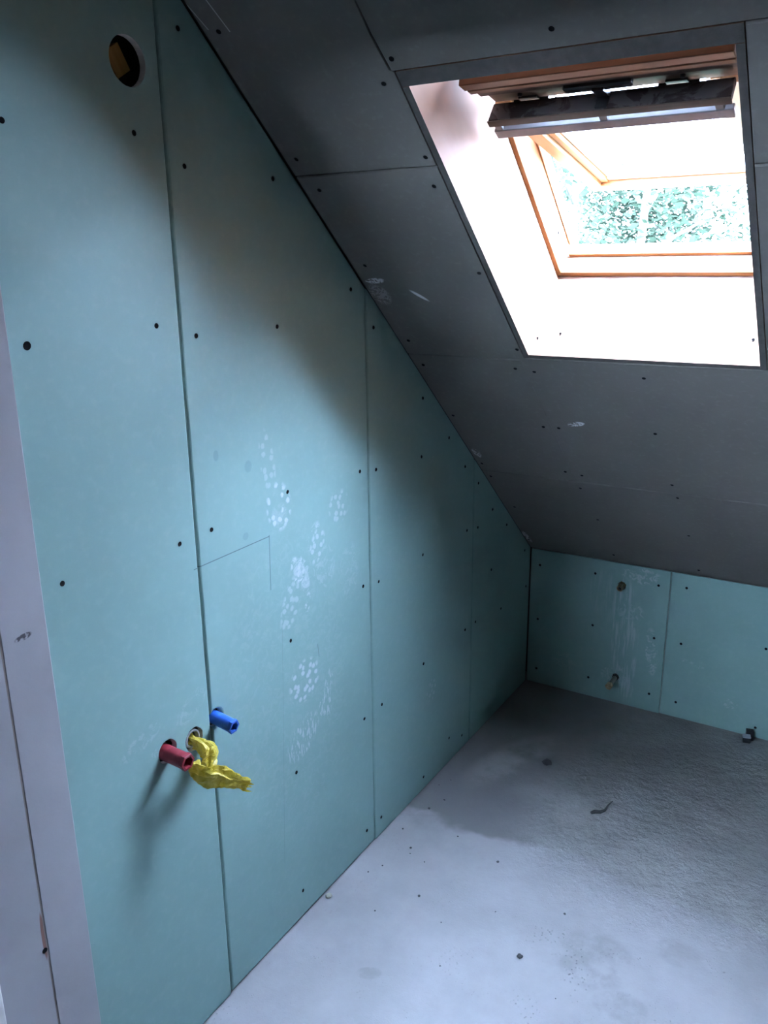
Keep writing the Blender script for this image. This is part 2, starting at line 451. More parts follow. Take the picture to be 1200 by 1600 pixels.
def xprism(name, prof, x0, x1, mat, parent=None, frame=None, b=0.0):
    """profile of (Y, Z) points run along X"""
    n = len(prof)
    v = [(x0, p[0], p[1]) for p in prof] + [(x1, p[0], p[1]) for p in prof]
    f = [tuple(range(n)), tuple(range(n, 2 * n))] + [(i, (i + 1) % n, n + (i + 1) % n, n + i) for i in range(n)]
    o = obj(name, v, f, mat, parent, frame=frame)
    return bevel(o, b, 1) if b else o
def area2(p): return sum(p[i][0] * p[(i + 1) % len(p)][1] - p[(i + 1) % len(p)][0] * p[i][1] for i in range(len(p)))
def inset(poly, c, wt=None):
    n = len(poly); r = []
    for i in range(n):
        p0, p1, p2 = Vector(poly[i - 1]), Vector(poly[i]), Vector(poly[(i + 1) % n])
        d1 = (p1 - p0).normalized(); d2 = (p2 - p1).normalized()
        n1 = Vector((-d1.y, d1.x)); n2 = Vector((-d2.y, d2.x))
        c1, c2 = (c, c) if wt is None else (c * wt[i - 1], c * wt[i])
        k = n1.dot(n2); det = 1 - k * k
        if det < 0.02: r.append(p1 + (n1 + n2) * (0.5 * (c1 + c2) / max(1 + k, 0.2)))
        else: r.append(p1 + n1 * ((c1 - c2 * k) / det) + n2 * ((c2 - c1 * k) / det))
    return r
def circle(x, y, r, n=24, jag=0.0):
    return [(x + r * (1 + jag * random.uniform(-1, 1)) * math.cos(2 * math.pi * i / n),
             y + r * (1 + jag * random.uniform(-1, 1)) * math.sin(2 * math.pi * i / n)) for i in range(n)]
def panel(name, poly, mats, parent, thick=0.0125, z=0.0, rnd=0.005, holes=(), soft=None):
    """a board: rounded paper edges in front, raw core at the sides, holes cut through"""
    if area2(poly) < 0: poly = poly[::-1]
    rings = [(rnd, 0.0), (rnd * 0.45, -rnd * 0.25), (rnd * 0.1, -rnd * 0.7), (0.0, -rnd * 1.1)]
    n = len(poly); V = []; Fc = []; idx = []
    # soft: which edge directions carry the rounded paper edge ('v' upright, 'h' level); cut edges stay sharp
    wt = None
    if soft:
        wt = []
        for i in range(n):
            d = (Vector(poly[(i + 1) % n]) - Vector(poly[i])).normalized()
            wt.append(1.0 if (soft == 'v' and abs(d.x) < 0.3 or soft == 'h' and abs(d.y) < 0.3 or len(poly) > 8) else 0.12)
    for c, dz in rings:
        V += [(p[0], p[1], z + dz) for p in inset(poly, c, wt)]
    V += [(p[0], p[1], z - thick) for p in poly]
    for k in range(len(rings)):
        for i in range(n):
            j = (i + 1) % n
            Fc.append((k * n + i, k * n + j, (k + 1) * n + j, (k + 1) * n + i)); idx.append(0 if k < len(rings) - 1 else 1)
    loops = [[Vector((v[0], v[1], 0)) for v in V[:n]]]
    back = [[Vector((p[0], p[1], 0)) for p in poly]]
    fi = list(range(n)); bi = list(range(len(rings) * n, (len(rings) + 1) * n))
    for h in holes:
        if area2(h) > 0: h = h[::-1]
        a = len(V)
        V += [(p[0], p[1], z) for p in h] + [(p[0], p[1], z - thick) for p in h]
        m = len(h)
        for i in range(m):
            j = (i + 1) % m
            Fc.append((a + i, a + j, a + m + j, a + m + i)); idx.append(1)
        loops.append([Vector((p[0], p[1], 0)) for p in h]); back.append(loops[-1])
        fi += range(a, a + m); bi += range(a + m, a + 2 * m)
    for t in tessellate_polygon(loops): Fc.append(tuple(fi[i] for i in t)); idx.append(0)
    for t in tessellate_polygon(back): Fc.append(tuple(bi[i] for i in t)); idx.append(1)
    return obj(name, V, Fc, mats, parent, idx=idx)

def screw_mesh(r):
    n = 12
    V = [(0, 0, 0.0001)]
    for rr, z in ((r * 0.35, 0.0001), (r * 0.9, 0.0006), (r, 0.0001)):
        V += [(rr * math.cos(2 * math.pi * i / n), rr * math.sin(2 * math.pi * i / n), z) for i in range(n)]
    Fc = [(0, 1 + i, 1 + (i + 1) % n) for i in range(n)]
    for k in range(2):
        Fc += [(1 + k * n + i, 1 + k * n + (i + 1) % n, 1 + (k + 1) * n + (i + 1) % n, 1 + (k + 1) * n + i) for i in range(n)]
    me = bpy.data.meshes.new('screw')
    me.from_pydata(V, [], Fc); me.materials.append(M['screw']); me.update()
    return me
SCREW = screw_mesh(0.0046)
SCREW_BIG = screw_mesh(0.0068)
def screws(pts, parent, z=0.0, mesh=None):
    for (x, y) in pts:
        o = bpy.data.objects.new('screw', mesh or SCREW)
        COL.objects.link(o); o.parent = parent
        o.location = (x, y, z + 0.0002)
        o.rotation_euler = (random.uniform(-.1, .1), random.uniform(-.1, .1), random.uniform(0, 3))
def tube_vf(path, radii, n=12, caps=True):
    V = []; Fc = []
    up = Vector((0.13, 0.31, 1)).normalized()
    for i, p in enumerate(path):
        p = Vector(p)
        t = (Vector(path[min(i + 1, len(path) - 1)]) - Vector(path[max(i - 1, 0)])).normalized()
        a = t.cross(up).normalized(); b = t.cross(a).normalized()
        for k in range(n):
            w = 2 * math.pi * k / n
            V.append(p + (a * math.cos(w) + b * math.sin(w)) * radii[i])
    for i in range(len(path) - 1):
        for k in range(n):
            Fc.append((i * n + k, i * n + (k + 1) % n, (i + 1) * n + (k + 1) % n, (i + 1) * n + k))
    if caps:
        Fc += [tuple(range(n)), tuple(range((len(path) - 1) * n, len(path) * n))]
    return V, Fc
def lathe_vf(prof, n=24, shapes=None):
    """profile of (radius, z); shapes[i] = True makes ring i a hexagon"""
    V = []; Fc = []
    for q, (r, z) in enumerate(prof):
        for k in range(n):
            w = 2 * math.pi * k / n; rr = r
            if shapes and shapes[q]:
                m = (w % (math.pi / 3)) - math.pi / 6
                rr = r * math.cos(math.pi / 6) / math.cos(m)
            V.append((rr * math.cos(w), rr * math.sin(w), z))
    for q in range(len(prof) - 1):
        for k in range(n):
            Fc.append((q * n + k, q * n + (k + 1) % n, (q + 1) * n + (k + 1) % n, (q + 1) * n + k))
    Fc += [tuple(range(n)), tuple(range((len(prof) - 1) * n, len(prof) * n))]
    return V, Fc

# ================================================================== SETTING
# floor
fl = box('floor', (-0.2, 2.4, 0.5625, D + 0.1, -0.12, 0.0), M['concrete']); fl['kind'] = 'structure'

def slope_z(y): return H0 + math.tan(TH) * (D - y)
fh = box('floor_hall', (-1.2, 2.42, -1.7, 0.5625, -0.12, -0.002), M['hall']); fh['kind'] = 'structure'
# left wall -------------------------------------------------------
wl_ = obj('wall_left', *box_vf(0.50, D + 0.2, -0.1, 2.75, -0.2, -0.07), M['cavity'], frame=F_LEFT); wl_['kind'] = 'structure'
TB = [M['teal_left'], M['gypsum']]
def left_board(y0, y1, z=0.0, holes=()):
    g_ = 0.0005
    return panel('wall_board', [(y0, 0.004), (y1, 0.004), (y1, slope_z(y1) - g_), (y0, slope_z(y0) - g_)], TB, wl_, z=z, holes=holes, soft='v')
SY = 0.73
A = panel('wall_board', [(0.56, 0.004), (1.0958, 0.004), (1.0958, slope_z(1.0958) - 0.0005), (SY, slope_z(SY) - 0.0005), (0.56, slope_z(SY) - 0.0005)], TB, wl_, soft='v',
          holes=[circle(1.030, 1.857, 0.0365, 32), circle(0.978, 0.679, 0.0235, 22, 0.03), circle(1.047, 0.668, 0.0245, 22, 0.06)])
# this board's edge is cut round the blue plug
NC = (1.1135, 0.681, 0.0185)
notch = [(NC[0] + NC[2] * math.cos(math.radians(w)), NC[1] + NC[2] * math.sin(math.radians(w))) for w in range(138, -139, -12)]
B = panel('wall_board', [(1.0992, 0.004), (1.6962, 0.004), (1.6962, slope_z(1.6962) - 0.0005), (1.0992, slope_z(1.0992) - 0.0005)] + notch, TB, wl_, z=-0.0015)
C_ = left_board(1.6982, 2.2955, -0.001)
E_ = left_board(2.2965, 2.7903, -0.001)
screws([(0.795, 1.746), (1.03, 1.755), (1.042, 1.458), (1.053, 1.068), (0.797, 1.078)], A)
screws([(0.789, 1.447)], A, mesh=SCREW_BIG)
screws([(1.146, 1.924), (1.138, 1.715), (1.375, 1.711), (1.136, 1.434), (1.367, 1.434), (1.139, 1.071), (1.376, 1.089), (1.636, 1.497), (1.658, 1.073),
        (1.662, 0.776), (1.655, 0.406), (1.363, 0.749), (1.361, 0.413), (1.365, 0.078), (1.656, 0.061)], B, -0.0015)
screws([(1.73, 1.062), (1.735, 0.764), (1.742, 0.406), (1.73, 0.057), (1.728, 1.407), (1.962, 1.048), (1.97, 0.765), (1.975, 0.426), (1.976, 0.045),
        (1.969, 1.206), (2.124, 1.071), (2.231, 0.964), (2.251, 0.758), (2.249, 0.426), (2.238, 0.051), (2.145, 0.09)], C_, -0.001)
screws([(2.327, 0.891), (2.439, 0.777), (2.559, 0.692), (2.329, 0.746), (2.441, 0.568), (2.325, 0.424), (2.531, 0.395), (2.755, 0.401), (2.73, 0.548)], E_, -0.001)
# timber seen inside the round hole: a short block standing on the back of the cavity
bl = box('timber_block', (-0.016, 0.016, -0.021, 0.021, -0.072, -0.030), M['stud'], wl_)
bl.location = (1.038, 1.862, 0); bl.rotation_euler = (0, 0, 0.55)
bl['label'] = 'yellow brown timber block inside the round hole'

# far knee wall ---------------------------------------------------
wf = obj('wall_far', *box_vf(-0.2, 2.5, -0.1, 0.62, -0.18, -0.07), M['cavity'], frame=F_FAR); wf['kind'] = 'structure'
TF = [M['teal_far'], M['gypsum']]
HT = H0 - 0.0008
K1 = panel('wall_board', [(0.0015, 0.003), (0.5030, 0.003), (0.5030, HT), (0.0015, HT)], TF, wf, rnd=0.003, soft='v',
           holes=[circle(0.341, 0.104, 0.0135, 18, 0.06), circle(0.341, 0.458, 0.0145, 18, 0.1)])
K2 = panel('wall_board', [(0.5046, 0.005), (1.104, 0.005), (1.104, HT), (0.5046, HT)], TF, wf, rnd=0.003, soft='v')
K3 = panel('wall_board', [(1.1056, 0.005), (2.3, 0.005), (2.3, HT), (1.1056, HT)], TF, wf, rnd=0.003, soft='v')
screws([(0.037, 0.479), (0.244, 0.485), (0.465, 0.482), (0.037, 0.265), (0.246, 0.286), (0.465, 0.286), (0.04, 0.062), (0.242, 0.077), (0.464, 0.07)], K1)
screws([(0.557, 0.491), (0.556, 0.286), (0.821, 0.331), (0.557, 0.063), (0.819, 0.041), (0.82, 0.49), (1.06, 0.49), (1.06, 0.286), (1.06, 0.06)], K2)

# sloping ceiling -------------------------------------------------
OX0, OX1, OU0, OU1 = 0.316, 0.845, 1.204, 1.985     # opening in the boards
UTOP = (D - 0.73) / math.cos(TH)
sl_v, sl_f = [], []
for b in ((-0.25, 0.27, -0.35, 3.1, -0.33, -0.03), (0.88, 2.6, -0.35, 3.1, -0.33, -0.03), (0.27, 0.88, -0.35, 1.165, -0.33, -0.03), (0.27, 0.88, 2.0, 3.1, -0.33, -0.03)):
    v, f = box_vf(*b); k = len(sl_v); sl_v += v; sl_f += [tuple(i + k for i in q) for q in f]
ce = obj('ceiling', sl_v, sl_f, M['cavity'], frame=F_SLOPE); ce['kind'] = 'structure'
GB = [M['grey_board'], M['gypsum_edge']]
def rect(x0, x1, u0, u1): return [(x0, u0), (x1, u0), (x1, u1), (x0, u1)]
XE = 2.3
cb = {}
cb['low'] = panel('ceiling_board', rect(0.0004, XE, 0.0015, 0.5900), GB, ce, soft='h', rnd=0.003)
cb['mid_l'] = panel('ceiling_board', rect(0.0004, 0.3048, 0.5918, 1.1965), GB, ce, soft='h', rnd=0.0022, z=-0.0004)
cb['mid_r'] = panel('ceiling_board', rect(0.3054, XE, 0.5918, OU0), GB, ce, soft='h', rnd=0.0022)
cb['side_l'] = panel('ceiling_board', rect(0.0004, OX0, 1.1985, 1.7868), GB, ce, soft='h', rnd=0.003)
cb['side_r'] = panel('ceiling_board', rect(OX1, XE, OU0 + 0.002, 1.745), GB, ce, soft='h', rnd=0.003)
cb['up_r'] = panel('ceiling_board', rect(OX1, XE, 1.747, OU1 - 0.001), GB, ce, soft='h', rnd=0.003)
cb['up_l'] = panel('ceiling_board', [(0.0004, 1.7888), (OX0, 1.7888), (OX0, 1.986), (0.3085, 1.990), (0.3035, 2.055), (0.3046, 2.16), (0.3046, UTOP), (0.0004, UTOP)], GB, ce, soft='h', rnd=0.003)
cb['top'] = panel('ceiling_board', [(0.3125, 1.9865), (XE, 1.9865), (XE, UTOP), (0.3055, UTOP), (0.3055, 2.16), (0.3070, 2.055)], GB, ce, soft='h', rnd=0.0022)
screws([(0.318, 0.34), (0.594, 0.32), (0.019, 0.554), (0.037, 0.345), (0.308, 0.55), (0.591, 0.568), (0.012, 0.077), (0.318, 0.065), (0.597, 0.054), (0.88, 0.568), (0.88, 0.32)], cb['low'])
screws([(0.025, 1.153), (0.281, 1.16), (0.02, 0.91), (0.282, 0.893), (0.284, 0.646), (0.016, 0.635)], cb['mid_l'])
screws([(0.327, 1.151), (0.325, 0.894), (0.587, 1.151), (0.578, 0.91), (0.331, 0.635), (0.585, 0.643), (0.87, 1.15), (0.87, 0.9), (0.87, 0.64)], cb['mid_r'])
screws([(0.036, 1.751), (0.292, 1.743), (0.302, 1.503), (0.034, 1.529), (0.026, 1.256), (0.3085, 1.239)], cb['side_l'])
screws([(0.03, 2.104), (0.027, 1.831), (0.302, 1.811), (0.288, 1.967)], cb['up_l'])
screws([(0.322, 2.009), (0.59, 2.018), (0.87, 2.02)], cb['top'])

# partition with the doorway the picture is taken through ----------
RX = 0.05
wp = boxes('wall_near', [(-0.2, RX - 0.0125, 0.5745, 0.7135, -0.05, 2.45), (1.16, 2.4, 0.5745, 0.7135, -0.05, 2.45), (RX - 0.0125, 1.16, 0.5745, 0.7135, 1.87, 2.45)], M['cavity'])
wp['kind'] = 'structure'
PB = [M['plaster'], M['gypsum']]
def world_panel(name, frame, poly, mats, parent, **kw):
    o = panel(name, poly, mats, None, **kw)
    o.parent = parent
    o.matrix_parent_inverse = parent.matrix_world.inverted()
    o.matrix_world = frame
    return o
F_REV = axes((RX, 0, 0), (0, 1, 0), (0, 0, 1))
rv1 = world_panel('reveal_board', F_REV, [(0.6492, 0.004), (0.7258, 0.004), (0.7262, 0.5), (0.7250, 1.0), (0.7255, 1.5), (0.7250, 1.868), (0.6492, 1.868)], PB, wp, rnd=0.0015)
rv2 = world_panel('reveal_board', F_REV, [(0.5625, 0.004), (0.6484, 0.004), (0.6484, 1.868), (0.5625, 1.868)], PB, wp, rnd=0.0015)
screws([(0.643, 0.519)], rv2)
rs = box('joint_filler', (0.6462, 0.6487, 0.30, 1.06, -0.004, 0.0000), M['rust'], wp)
rs.matrix_parent_inverse = wp.matrix_world.inverted(); rs.matrix_world = F_REV
rs['label'] = 'rusty filler in the reveal joint'
F_PF = axes((0, 0.726, 0), (-1, 0, 0), (0, 0, 1))
world_panel('partition_board', F_PF, [(-0.0375, 0.004), (-0.0022, 0.004), (-0.0022, 2.37), (-0.0375, 2.37)], PB, wp, rnd=0.0015)
world_panel('partition_board', F_PF, [(-2.3, 0.004), (-1.16, 0.004), (-1.16, 2.37), (-2.3, 2.37)], PB, wp, rnd=0.0015)
world_panel('partition_board', F_PF, [(-1.158, 1.87), (-0.039, 1.87), (-0.039, 2.37), (-1.158, 2.37)], PB, wp, rnd=0.0015)
tr1 = bevel(box('trim_1', (RX - 0.02, RX + 0.006, 0.535, 0.5615, 0.0, 1.87), M['trim']), 0.002); tr1['kind'] = 'structure'

# right wall and the hall behind the camera ------------------------
wr = box('wall_right', (2.3, 2.42, 0.50, D + 0.2, -0.1, 2.7), M['hall']); wr['kind'] = 'structure'
WX0, WX1, WZ0, WZ1 = -1.0, 0.05, 1.74, 2.36          # window in the hall, behind the camera
hb = boxes('wall_back', [(-1.2, WX0, -1.72, -1.6, -0.1, 2.5), (WX1, 2.42, -1.72, -1.6, -0.1, 2.5), (WX0, WX1, -1.72, -1.6, -0.1, WZ0), (WX0, WX1, -1.72, -1.6, WZ1, 2.5)], M['hall']); hb['kind'] = 'structure'
w2 = empty('window_2', Matrix.Translation((WX0, -1.66, WZ0)), kind='structure', label='plain casement window in the hall behind the doorway')
ww, wh = WX1 - WX0, WZ1 - WZ0
for b in ((0, 0.05, -0.03, 0.03, 0, wh), (ww - 0.05, ww, -0.03, 0.03, 0, wh), (0.05, ww - 0.05, -0.03, 0.03, 0, 0.05), (0.05, ww - 0.05, -0.03, 0.03, wh - 0.05, wh)):
    box('window_frame', b, M['trim'], w2)
box('glass_pane', (0.05, ww - 0.05, -0.004, 0.004, 0.05, wh - 0.05), M['glass'], w2)
p2 = bpy.data.lights.new('hall_portal', 'AREA'); p2.shape = 'RECTANGLE'; p2.size = ww; p2.size_y = wh; p2.cycles.is_portal = True
o2 = bpy.data.objects.new('hall_portal', p2); COL.objects.link(o2)
o2.matrix_world = axes(((WX0 + WX1) / 2, -1.70, (WZ0 + WZ1) / 2), (1, 0, 0), (0, 0, 1))
hl = box('wall_hall', (-1.22, -1.1, -1.7, 0.575, -0.1, 2.5), M['hall']); hl['kind'] = 'structure'
hr = box('wall_passage', (2.3, 2.42, -1.7, 0.51, -0.1, 2.5), M['hall']); hr['kind'] = 'structure'
hn = box('wall_front', (-1.2, -0.2, 0.5745, 0.70, -0.1, 2.5), M['hall']); hn['kind'] = 'structure'
hc = box('ceiling_hall', (-1.22, 2.42, -1.72, 0.75, 2.42, 2.54), M['hall']); hc['kind'] = 'structure'

# ================================================================== ROOF WINDOW
wi = empty('window_1', F_SLOPE, kind='structure', label='open pivoting pine roof window in a pink lined shaft')
LN = [M['lining'], M['gypsum_edge']]
def lin(name, v8):
    # first four corners at the room edge (raw cut board), last four at the frame
    f = [(0, 1, 2, 3), (4, 5, 6, 7), (0, 1, 5, 4), (1, 2, 6, 5), (2, 3, 7, 6), (3, 0, 4, 7)]
    return obj(name, v8, f, LN, wi, idx=[1, 0, 0, 0, 0, 0])
ND = -0.2415
lin('lining_left', [(0.3185, 1.207, 0), (0.331, 1.207, 0), (0.331, 1.9555, 0), (0.3185, 1.9555, 0),
                    (0.3165, 1.172, ND), (0.329, 1.172, ND), (0.329, 1.8835, ND), (0.3165, 1.8835, ND)])
lin('lining_right', [(0.8315, 1.207, 0), (0.8435, 1.207, 0), (0.8435, 1.9555, 0), (0.8315, 1.9555, 0),
                     (0.806, 1.172, ND), (0.8185, 1.172, ND), (0.8185, 1.8835, ND), (0.806, 1.8835, ND)])
lb = lin('lining_bottom', [(0.3315, 1.2075, 0), (0.831, 1.2075, 0), (0.831, 1.2195, 0), (0.3315, 1.2195, 0),
                      (0.3295, 1.1815, ND), (0.8055, 1.1815, ND), (0.8055, 1.194, ND), (0.3295, 1.194, ND)])
lin('lining_top', [(0.3185, 1.9565, 0), (0.8435, 1.9565, 0), (0.8435, 1.9855, 0), (0.3185, 1.9855, 0),
                   (0.3165, 1.8845, ND), (0.8185, 1.8845, ND), (0.8185, 1.909, ND), (0.3165, 1.909, ND)])
for x, d in ((0.388, 0.066), (0.805, 0.068), (0.337, 0.05)):
    o = bpy.data.objects.new('screw', SCREW); COL.objects.link(o); o.parent = lb
    o.location = (x, 1.2195 - 0.1012 * d + 0.0004, -d); o.rotation_euler = (-math.pi / 2 + 0.1, 0, 0.5)

fr = empty('frame', Matrix.Identity(4)); fr.parent = wi; fr.matrix_local = Matrix.Identity(4)
def fbox(name, b, mat, bw=0.0012):
    o = box(name, b, mat, fr)
    return bevel(o, bw, 1)
N0, N1 = -0.262, -0.385
fbox('left_stile', (0.2705, 0.3295, 1.13, 1.9995, N1, N0), M['pine'])
fbox('stop_strip', (0.3297, 0.3335, 1.196, 1.90, N1, -0.345), M['pine'])
fbox('right_stile', (0.8045, 0.8795, 1.13, 1.9995, N1, N0), M['pine'])
fbox('top_rail', (0.3297, 0.8043, 1.893, 1.9995, N1, N0), M['pine_x'])
fbox('bottom_rail', (0.3297, 0.8043, 1.13, 1.194, -0.3085, N0), M['pine_x'])
fbox('sill_rail', (0.3339, 0.8043, 1.13, 1.192, -0.352, -0.3205), M['pine_x'])
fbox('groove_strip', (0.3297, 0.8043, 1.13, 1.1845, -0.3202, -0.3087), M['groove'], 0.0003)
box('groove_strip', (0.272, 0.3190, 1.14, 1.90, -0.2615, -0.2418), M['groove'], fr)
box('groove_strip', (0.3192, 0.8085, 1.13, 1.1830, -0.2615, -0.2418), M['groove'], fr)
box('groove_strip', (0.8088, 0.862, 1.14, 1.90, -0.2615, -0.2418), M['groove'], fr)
sc_ = bpy.data.objects.new('screw', SCREW); COL.objects.link(sc_); sc_.parent = fr
sc_.location = (0.3302, 1.275, -0.314); sc_.rotation_euler = (0, math.pi / 2, 0)
# little folded flashing corner at the foot of the left stile
hexa('flashing_corner', [(0.3345, 1.197, -0.354), (0.352, 1.199, -0.354), (0.350, 1.192, -0.356), (0.3345, 1.190, -0.356),
                         (0.3345, 1.232, -0.405), (0.337, 1.232, -0.405), (0.337, 1.225, -0.407), (0.3345, 1.225, -0.407)], M['flashing'], fr)

# sash: its own frame, X across, Y from hinge to top, Z = -outward
PH = math.radians(30.5)
c_, s_ = math.cos(PH), math.sin(PH)
Msash = Matrix(((1, 0, 0, 0), (0, c_, -s_, 1.577), (0, s_, c_, -0.29), (0, 0, 0, 1)))
# local Y axis = cos(PH) up slope, +sin(PH) into the room; local Z = into room
sa = empty('sash', Matrix.Identity(4)); sa.parent = wi; sa.matrix_local = Msash
def sbox(name, b, mat, bw=0.0015):
    o = box(name, b, mat, sa)
    return bevel(o, bw, 1) if bw else o
XL, XR = 0.350, 0.789
A0, A1 = -0.430, 0.318
T = -0.062
sbox('stile', (XL, XL + 0.033, A0, 0.188, T, 0.0), M['pine'])
sbox('stile', (XR - 0.033, XR, A0, 0.188, T, 0.0), M['pine'])
sbox('bottom_rail', (XL + 0.033, XR - 0.033, A0, A0 + 0.045, T, 0.0), M['pine_x'])
sbox('stile_rebate', (XL + 0.0332, XL + 0.050, A0 + 0.0452, 0.188, T, -0.009), M['pine_grey'] if False else M['pine'])
sbox('stile_rebate', (XR - 0.050, XR - 0.0332, A0 + 0.0452, 0.188, T, -0.009), M['pine'])
sbox('bottom_bead', (XL + 0.0502, XR - 0.0502, A0 + 0.0452, A0 + 0.060, T, -0.014), M['white_bead'])
sbox('glazing_bead', (XL + 0.0502, XL + 0.062, A0 + 0.0602, 0.188, T, -0.018), M['white_bead'])
sbox('glazing_bead', (XR - 0.062, XR - 0.0502, A0 + 0.0602, 0.188, T, -0.018), M['white_bead'])
gx0, gx1, ga0, ga1 = XL + 0.062, XR - 0.062, A0 + 0.060, 0.188
sbox('glass_pane', (gx0, gx1, ga0, ga1, -0.040, -0.036), M['glass'], 0)
si, sw = 0.030, 0.0025
boxes('spacer_seal', [(gx0 + si, gx0 + si + sw, ga0 + si, ga1 - 0.002, -0.0358, -0.033), (gx1 - si - sw, gx1 - si, ga0 + si, ga1 - 0.002, -0.0358, -0.033),
                      (gx0 + si + sw, gx1 - si - sw, ga0 + si, ga0 + si + sw, -0.0358, -0.033)], M['seal'], sa)['kind'] = 'stuff'
# top rail in steps, as seen from below
sbox('top_rail', (XL - 0.012, XR + 0.010, 0.2922, A1, T, 0.004), M['pine_dull'])
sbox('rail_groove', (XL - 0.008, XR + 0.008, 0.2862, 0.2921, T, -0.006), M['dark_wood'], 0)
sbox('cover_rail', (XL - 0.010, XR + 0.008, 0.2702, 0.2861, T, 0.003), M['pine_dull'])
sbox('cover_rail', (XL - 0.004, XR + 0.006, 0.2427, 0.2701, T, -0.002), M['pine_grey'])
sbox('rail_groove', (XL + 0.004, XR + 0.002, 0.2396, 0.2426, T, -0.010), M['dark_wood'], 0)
br = sbox('lock_rail', (XL + 0.004, XR + 0.002, 0.1935, 0.2395, T, -0.008), M['pine_mid'])
for x in (0.415, 0.703):
    V, Fc = lathe_vf([(0.0045, -0.010), (0.0045, -0.004), (0.003, -0.003)], 12)
    o = obj('bolt', V, Fc, M['black_metal'], sa); o.location = (x, 0.222, 0)
# hinges
for x in (0.425, 0.690):
    boxes('hinge', [(x - 0.034, x + 0.034, 0.1890, 0.1933, -0.016, -0.004), (x - 0.018, x + 0.018, 0.1945, 0.2095, -0.0078, -0.004)], M['black_metal'], sa)
# ventilation flap: swung down on its hinges
xprism('ventilation_flap', [(0.2005, -0.0035), (0.2185, 0.0325), (0.2065, 0.0385), (0.1885, 0.0025)], XL + 0.004, XR - 0.006, M['flap'], sa, b=0.0012)
xprism('flap_edge', [(0.2187, 0.0335), (0.2195, 0.0355), (0.2065, 0.0410), (0.2060, 0.0392)], XL + 0.003, XR - 0.005, M['pine_grey'], sa)
# handle bar on three posts
xprism('handle_bar', [(0.184, 0.031), (0.188, 0.043), (0.166, 0.050), (0.162, 0.038)], XL + 0.004, XR - 0.005, M['aluminium'], sa, b=0.0015)
for x in (0.366, 0.566, 0.762):
    xprism('bar_post', [(0.2065, 0.030), (0.2075, 0.036), (0.182, 0.043), (0.179, 0.035)], x - 0.007, x + 0.007, M['aluminium'], sa, b=0.0012)
# lock in the middle
sbox('lock_plate', (0.505, 0.625, 0.2300, 0.2500, -0.010, 0.006), M['black_metal'], 0.003)
xprism('lock_tongue', [(0.245, 0.004), (0.245, 0.011), (0.2105, 0.009), (0.2215, 0.029), (0.2175, 0.0315), (0.2035, 0.0035), (0.2065, -0.006)], 0.558, 0.578, M['black_metal'], sa)

# ================================================================== PIPES AND PLUGS
def axis_frame(d):
    d = Vector(d).normalized()
    a = Vector((0, 0, 1)).cross(d).normalized(); b = d.cross(a)
    return Matrix((a, b, d)).transposed()
def plug(name, label, y, z, r, L, mat, drop):
    t = thing(name, label, 'pipe plug', (0, y, z), 'pipe plugs in the side wall', axis_frame((1, 0, -drop)))
    n = 36
    prof = [(r * 0.96, -0.075), (r * 0.96, -0.02), (r, 0.0), (r, L * 0.80), (r * 1.10, L * 0.86), (r * 1.12, L - 0.001), (r * 1.05, L), (r * 0.78, L), (r * 0.74, L - 0.003), (r * 0.70, L - 0.022)]
    sh = [False, False, False, False, True, True, True, True, True, True]
    V, Fc = lathe_vf(prof, n, sh)
    o = obj('plug_body', V, Fc, mat, t)
    bm = bmesh.new(); bm.from_mesh(o.data); bmesh.ops.recalc_face_normals(bm, faces=bm.faces); bm.to_mesh(o.data); bm.free()
    for p in o.data.polygons:
        p.use_smooth = all(v < 4 * n for v in p.vertices)
    V, Fc = lathe_vf([(r * 0.9, -0.074), (r * 1.13, -0.073), (r * 1.13, -0.016), (r * 0.985, -0.015)], 24)
    obj('pipe_socket', V, Fc, M['dull_pipe'], t, smooth=True)['label'] = 'dull metal pipe socket behind the plug'
    return t
plug('pipe_plug', 'red plastic plug sticking out of the green wall, above the long shadows', 0.975, 0.677, 0.0155, 0.055, M['red'], 0.05)
plug('pipe_plug', 'blue plastic plug sticking out of the wall beside the open board joint', 1.1130, 0.681, 0.0138, 0.047, M['blue'], 0.14)

# drain pipe end in the third hole, stuffed with a yellow bag
dp = thing('drain_pipe', 'grey pipe end set in the hole behind the yellow bag', 'pipe', (0, 1.047, 0.668), None, axis_frame((1, 0, 0)))
V, Fc = lathe_vf([(0.0145, -0.07), (0.0190, -0.07), (0.0190, -0.0035), (0.0180, -0.002), (0.0155, -0.002), (0.0145, -0.004), (0.0145, -0.068)], 28)
obj('pipe_wall', V, Fc, M['drain_grey'], dp, smooth=False)
V, Fc = lathe_vf([(0.0205, -0.040), (0.0215, -0.040), (0.0215, -0.012), (0.0192, -0.012)], 28)
obj('pipe_collar', V, Fc, M['seal'], dp)['label'] = 'dark collar around the pipe end'

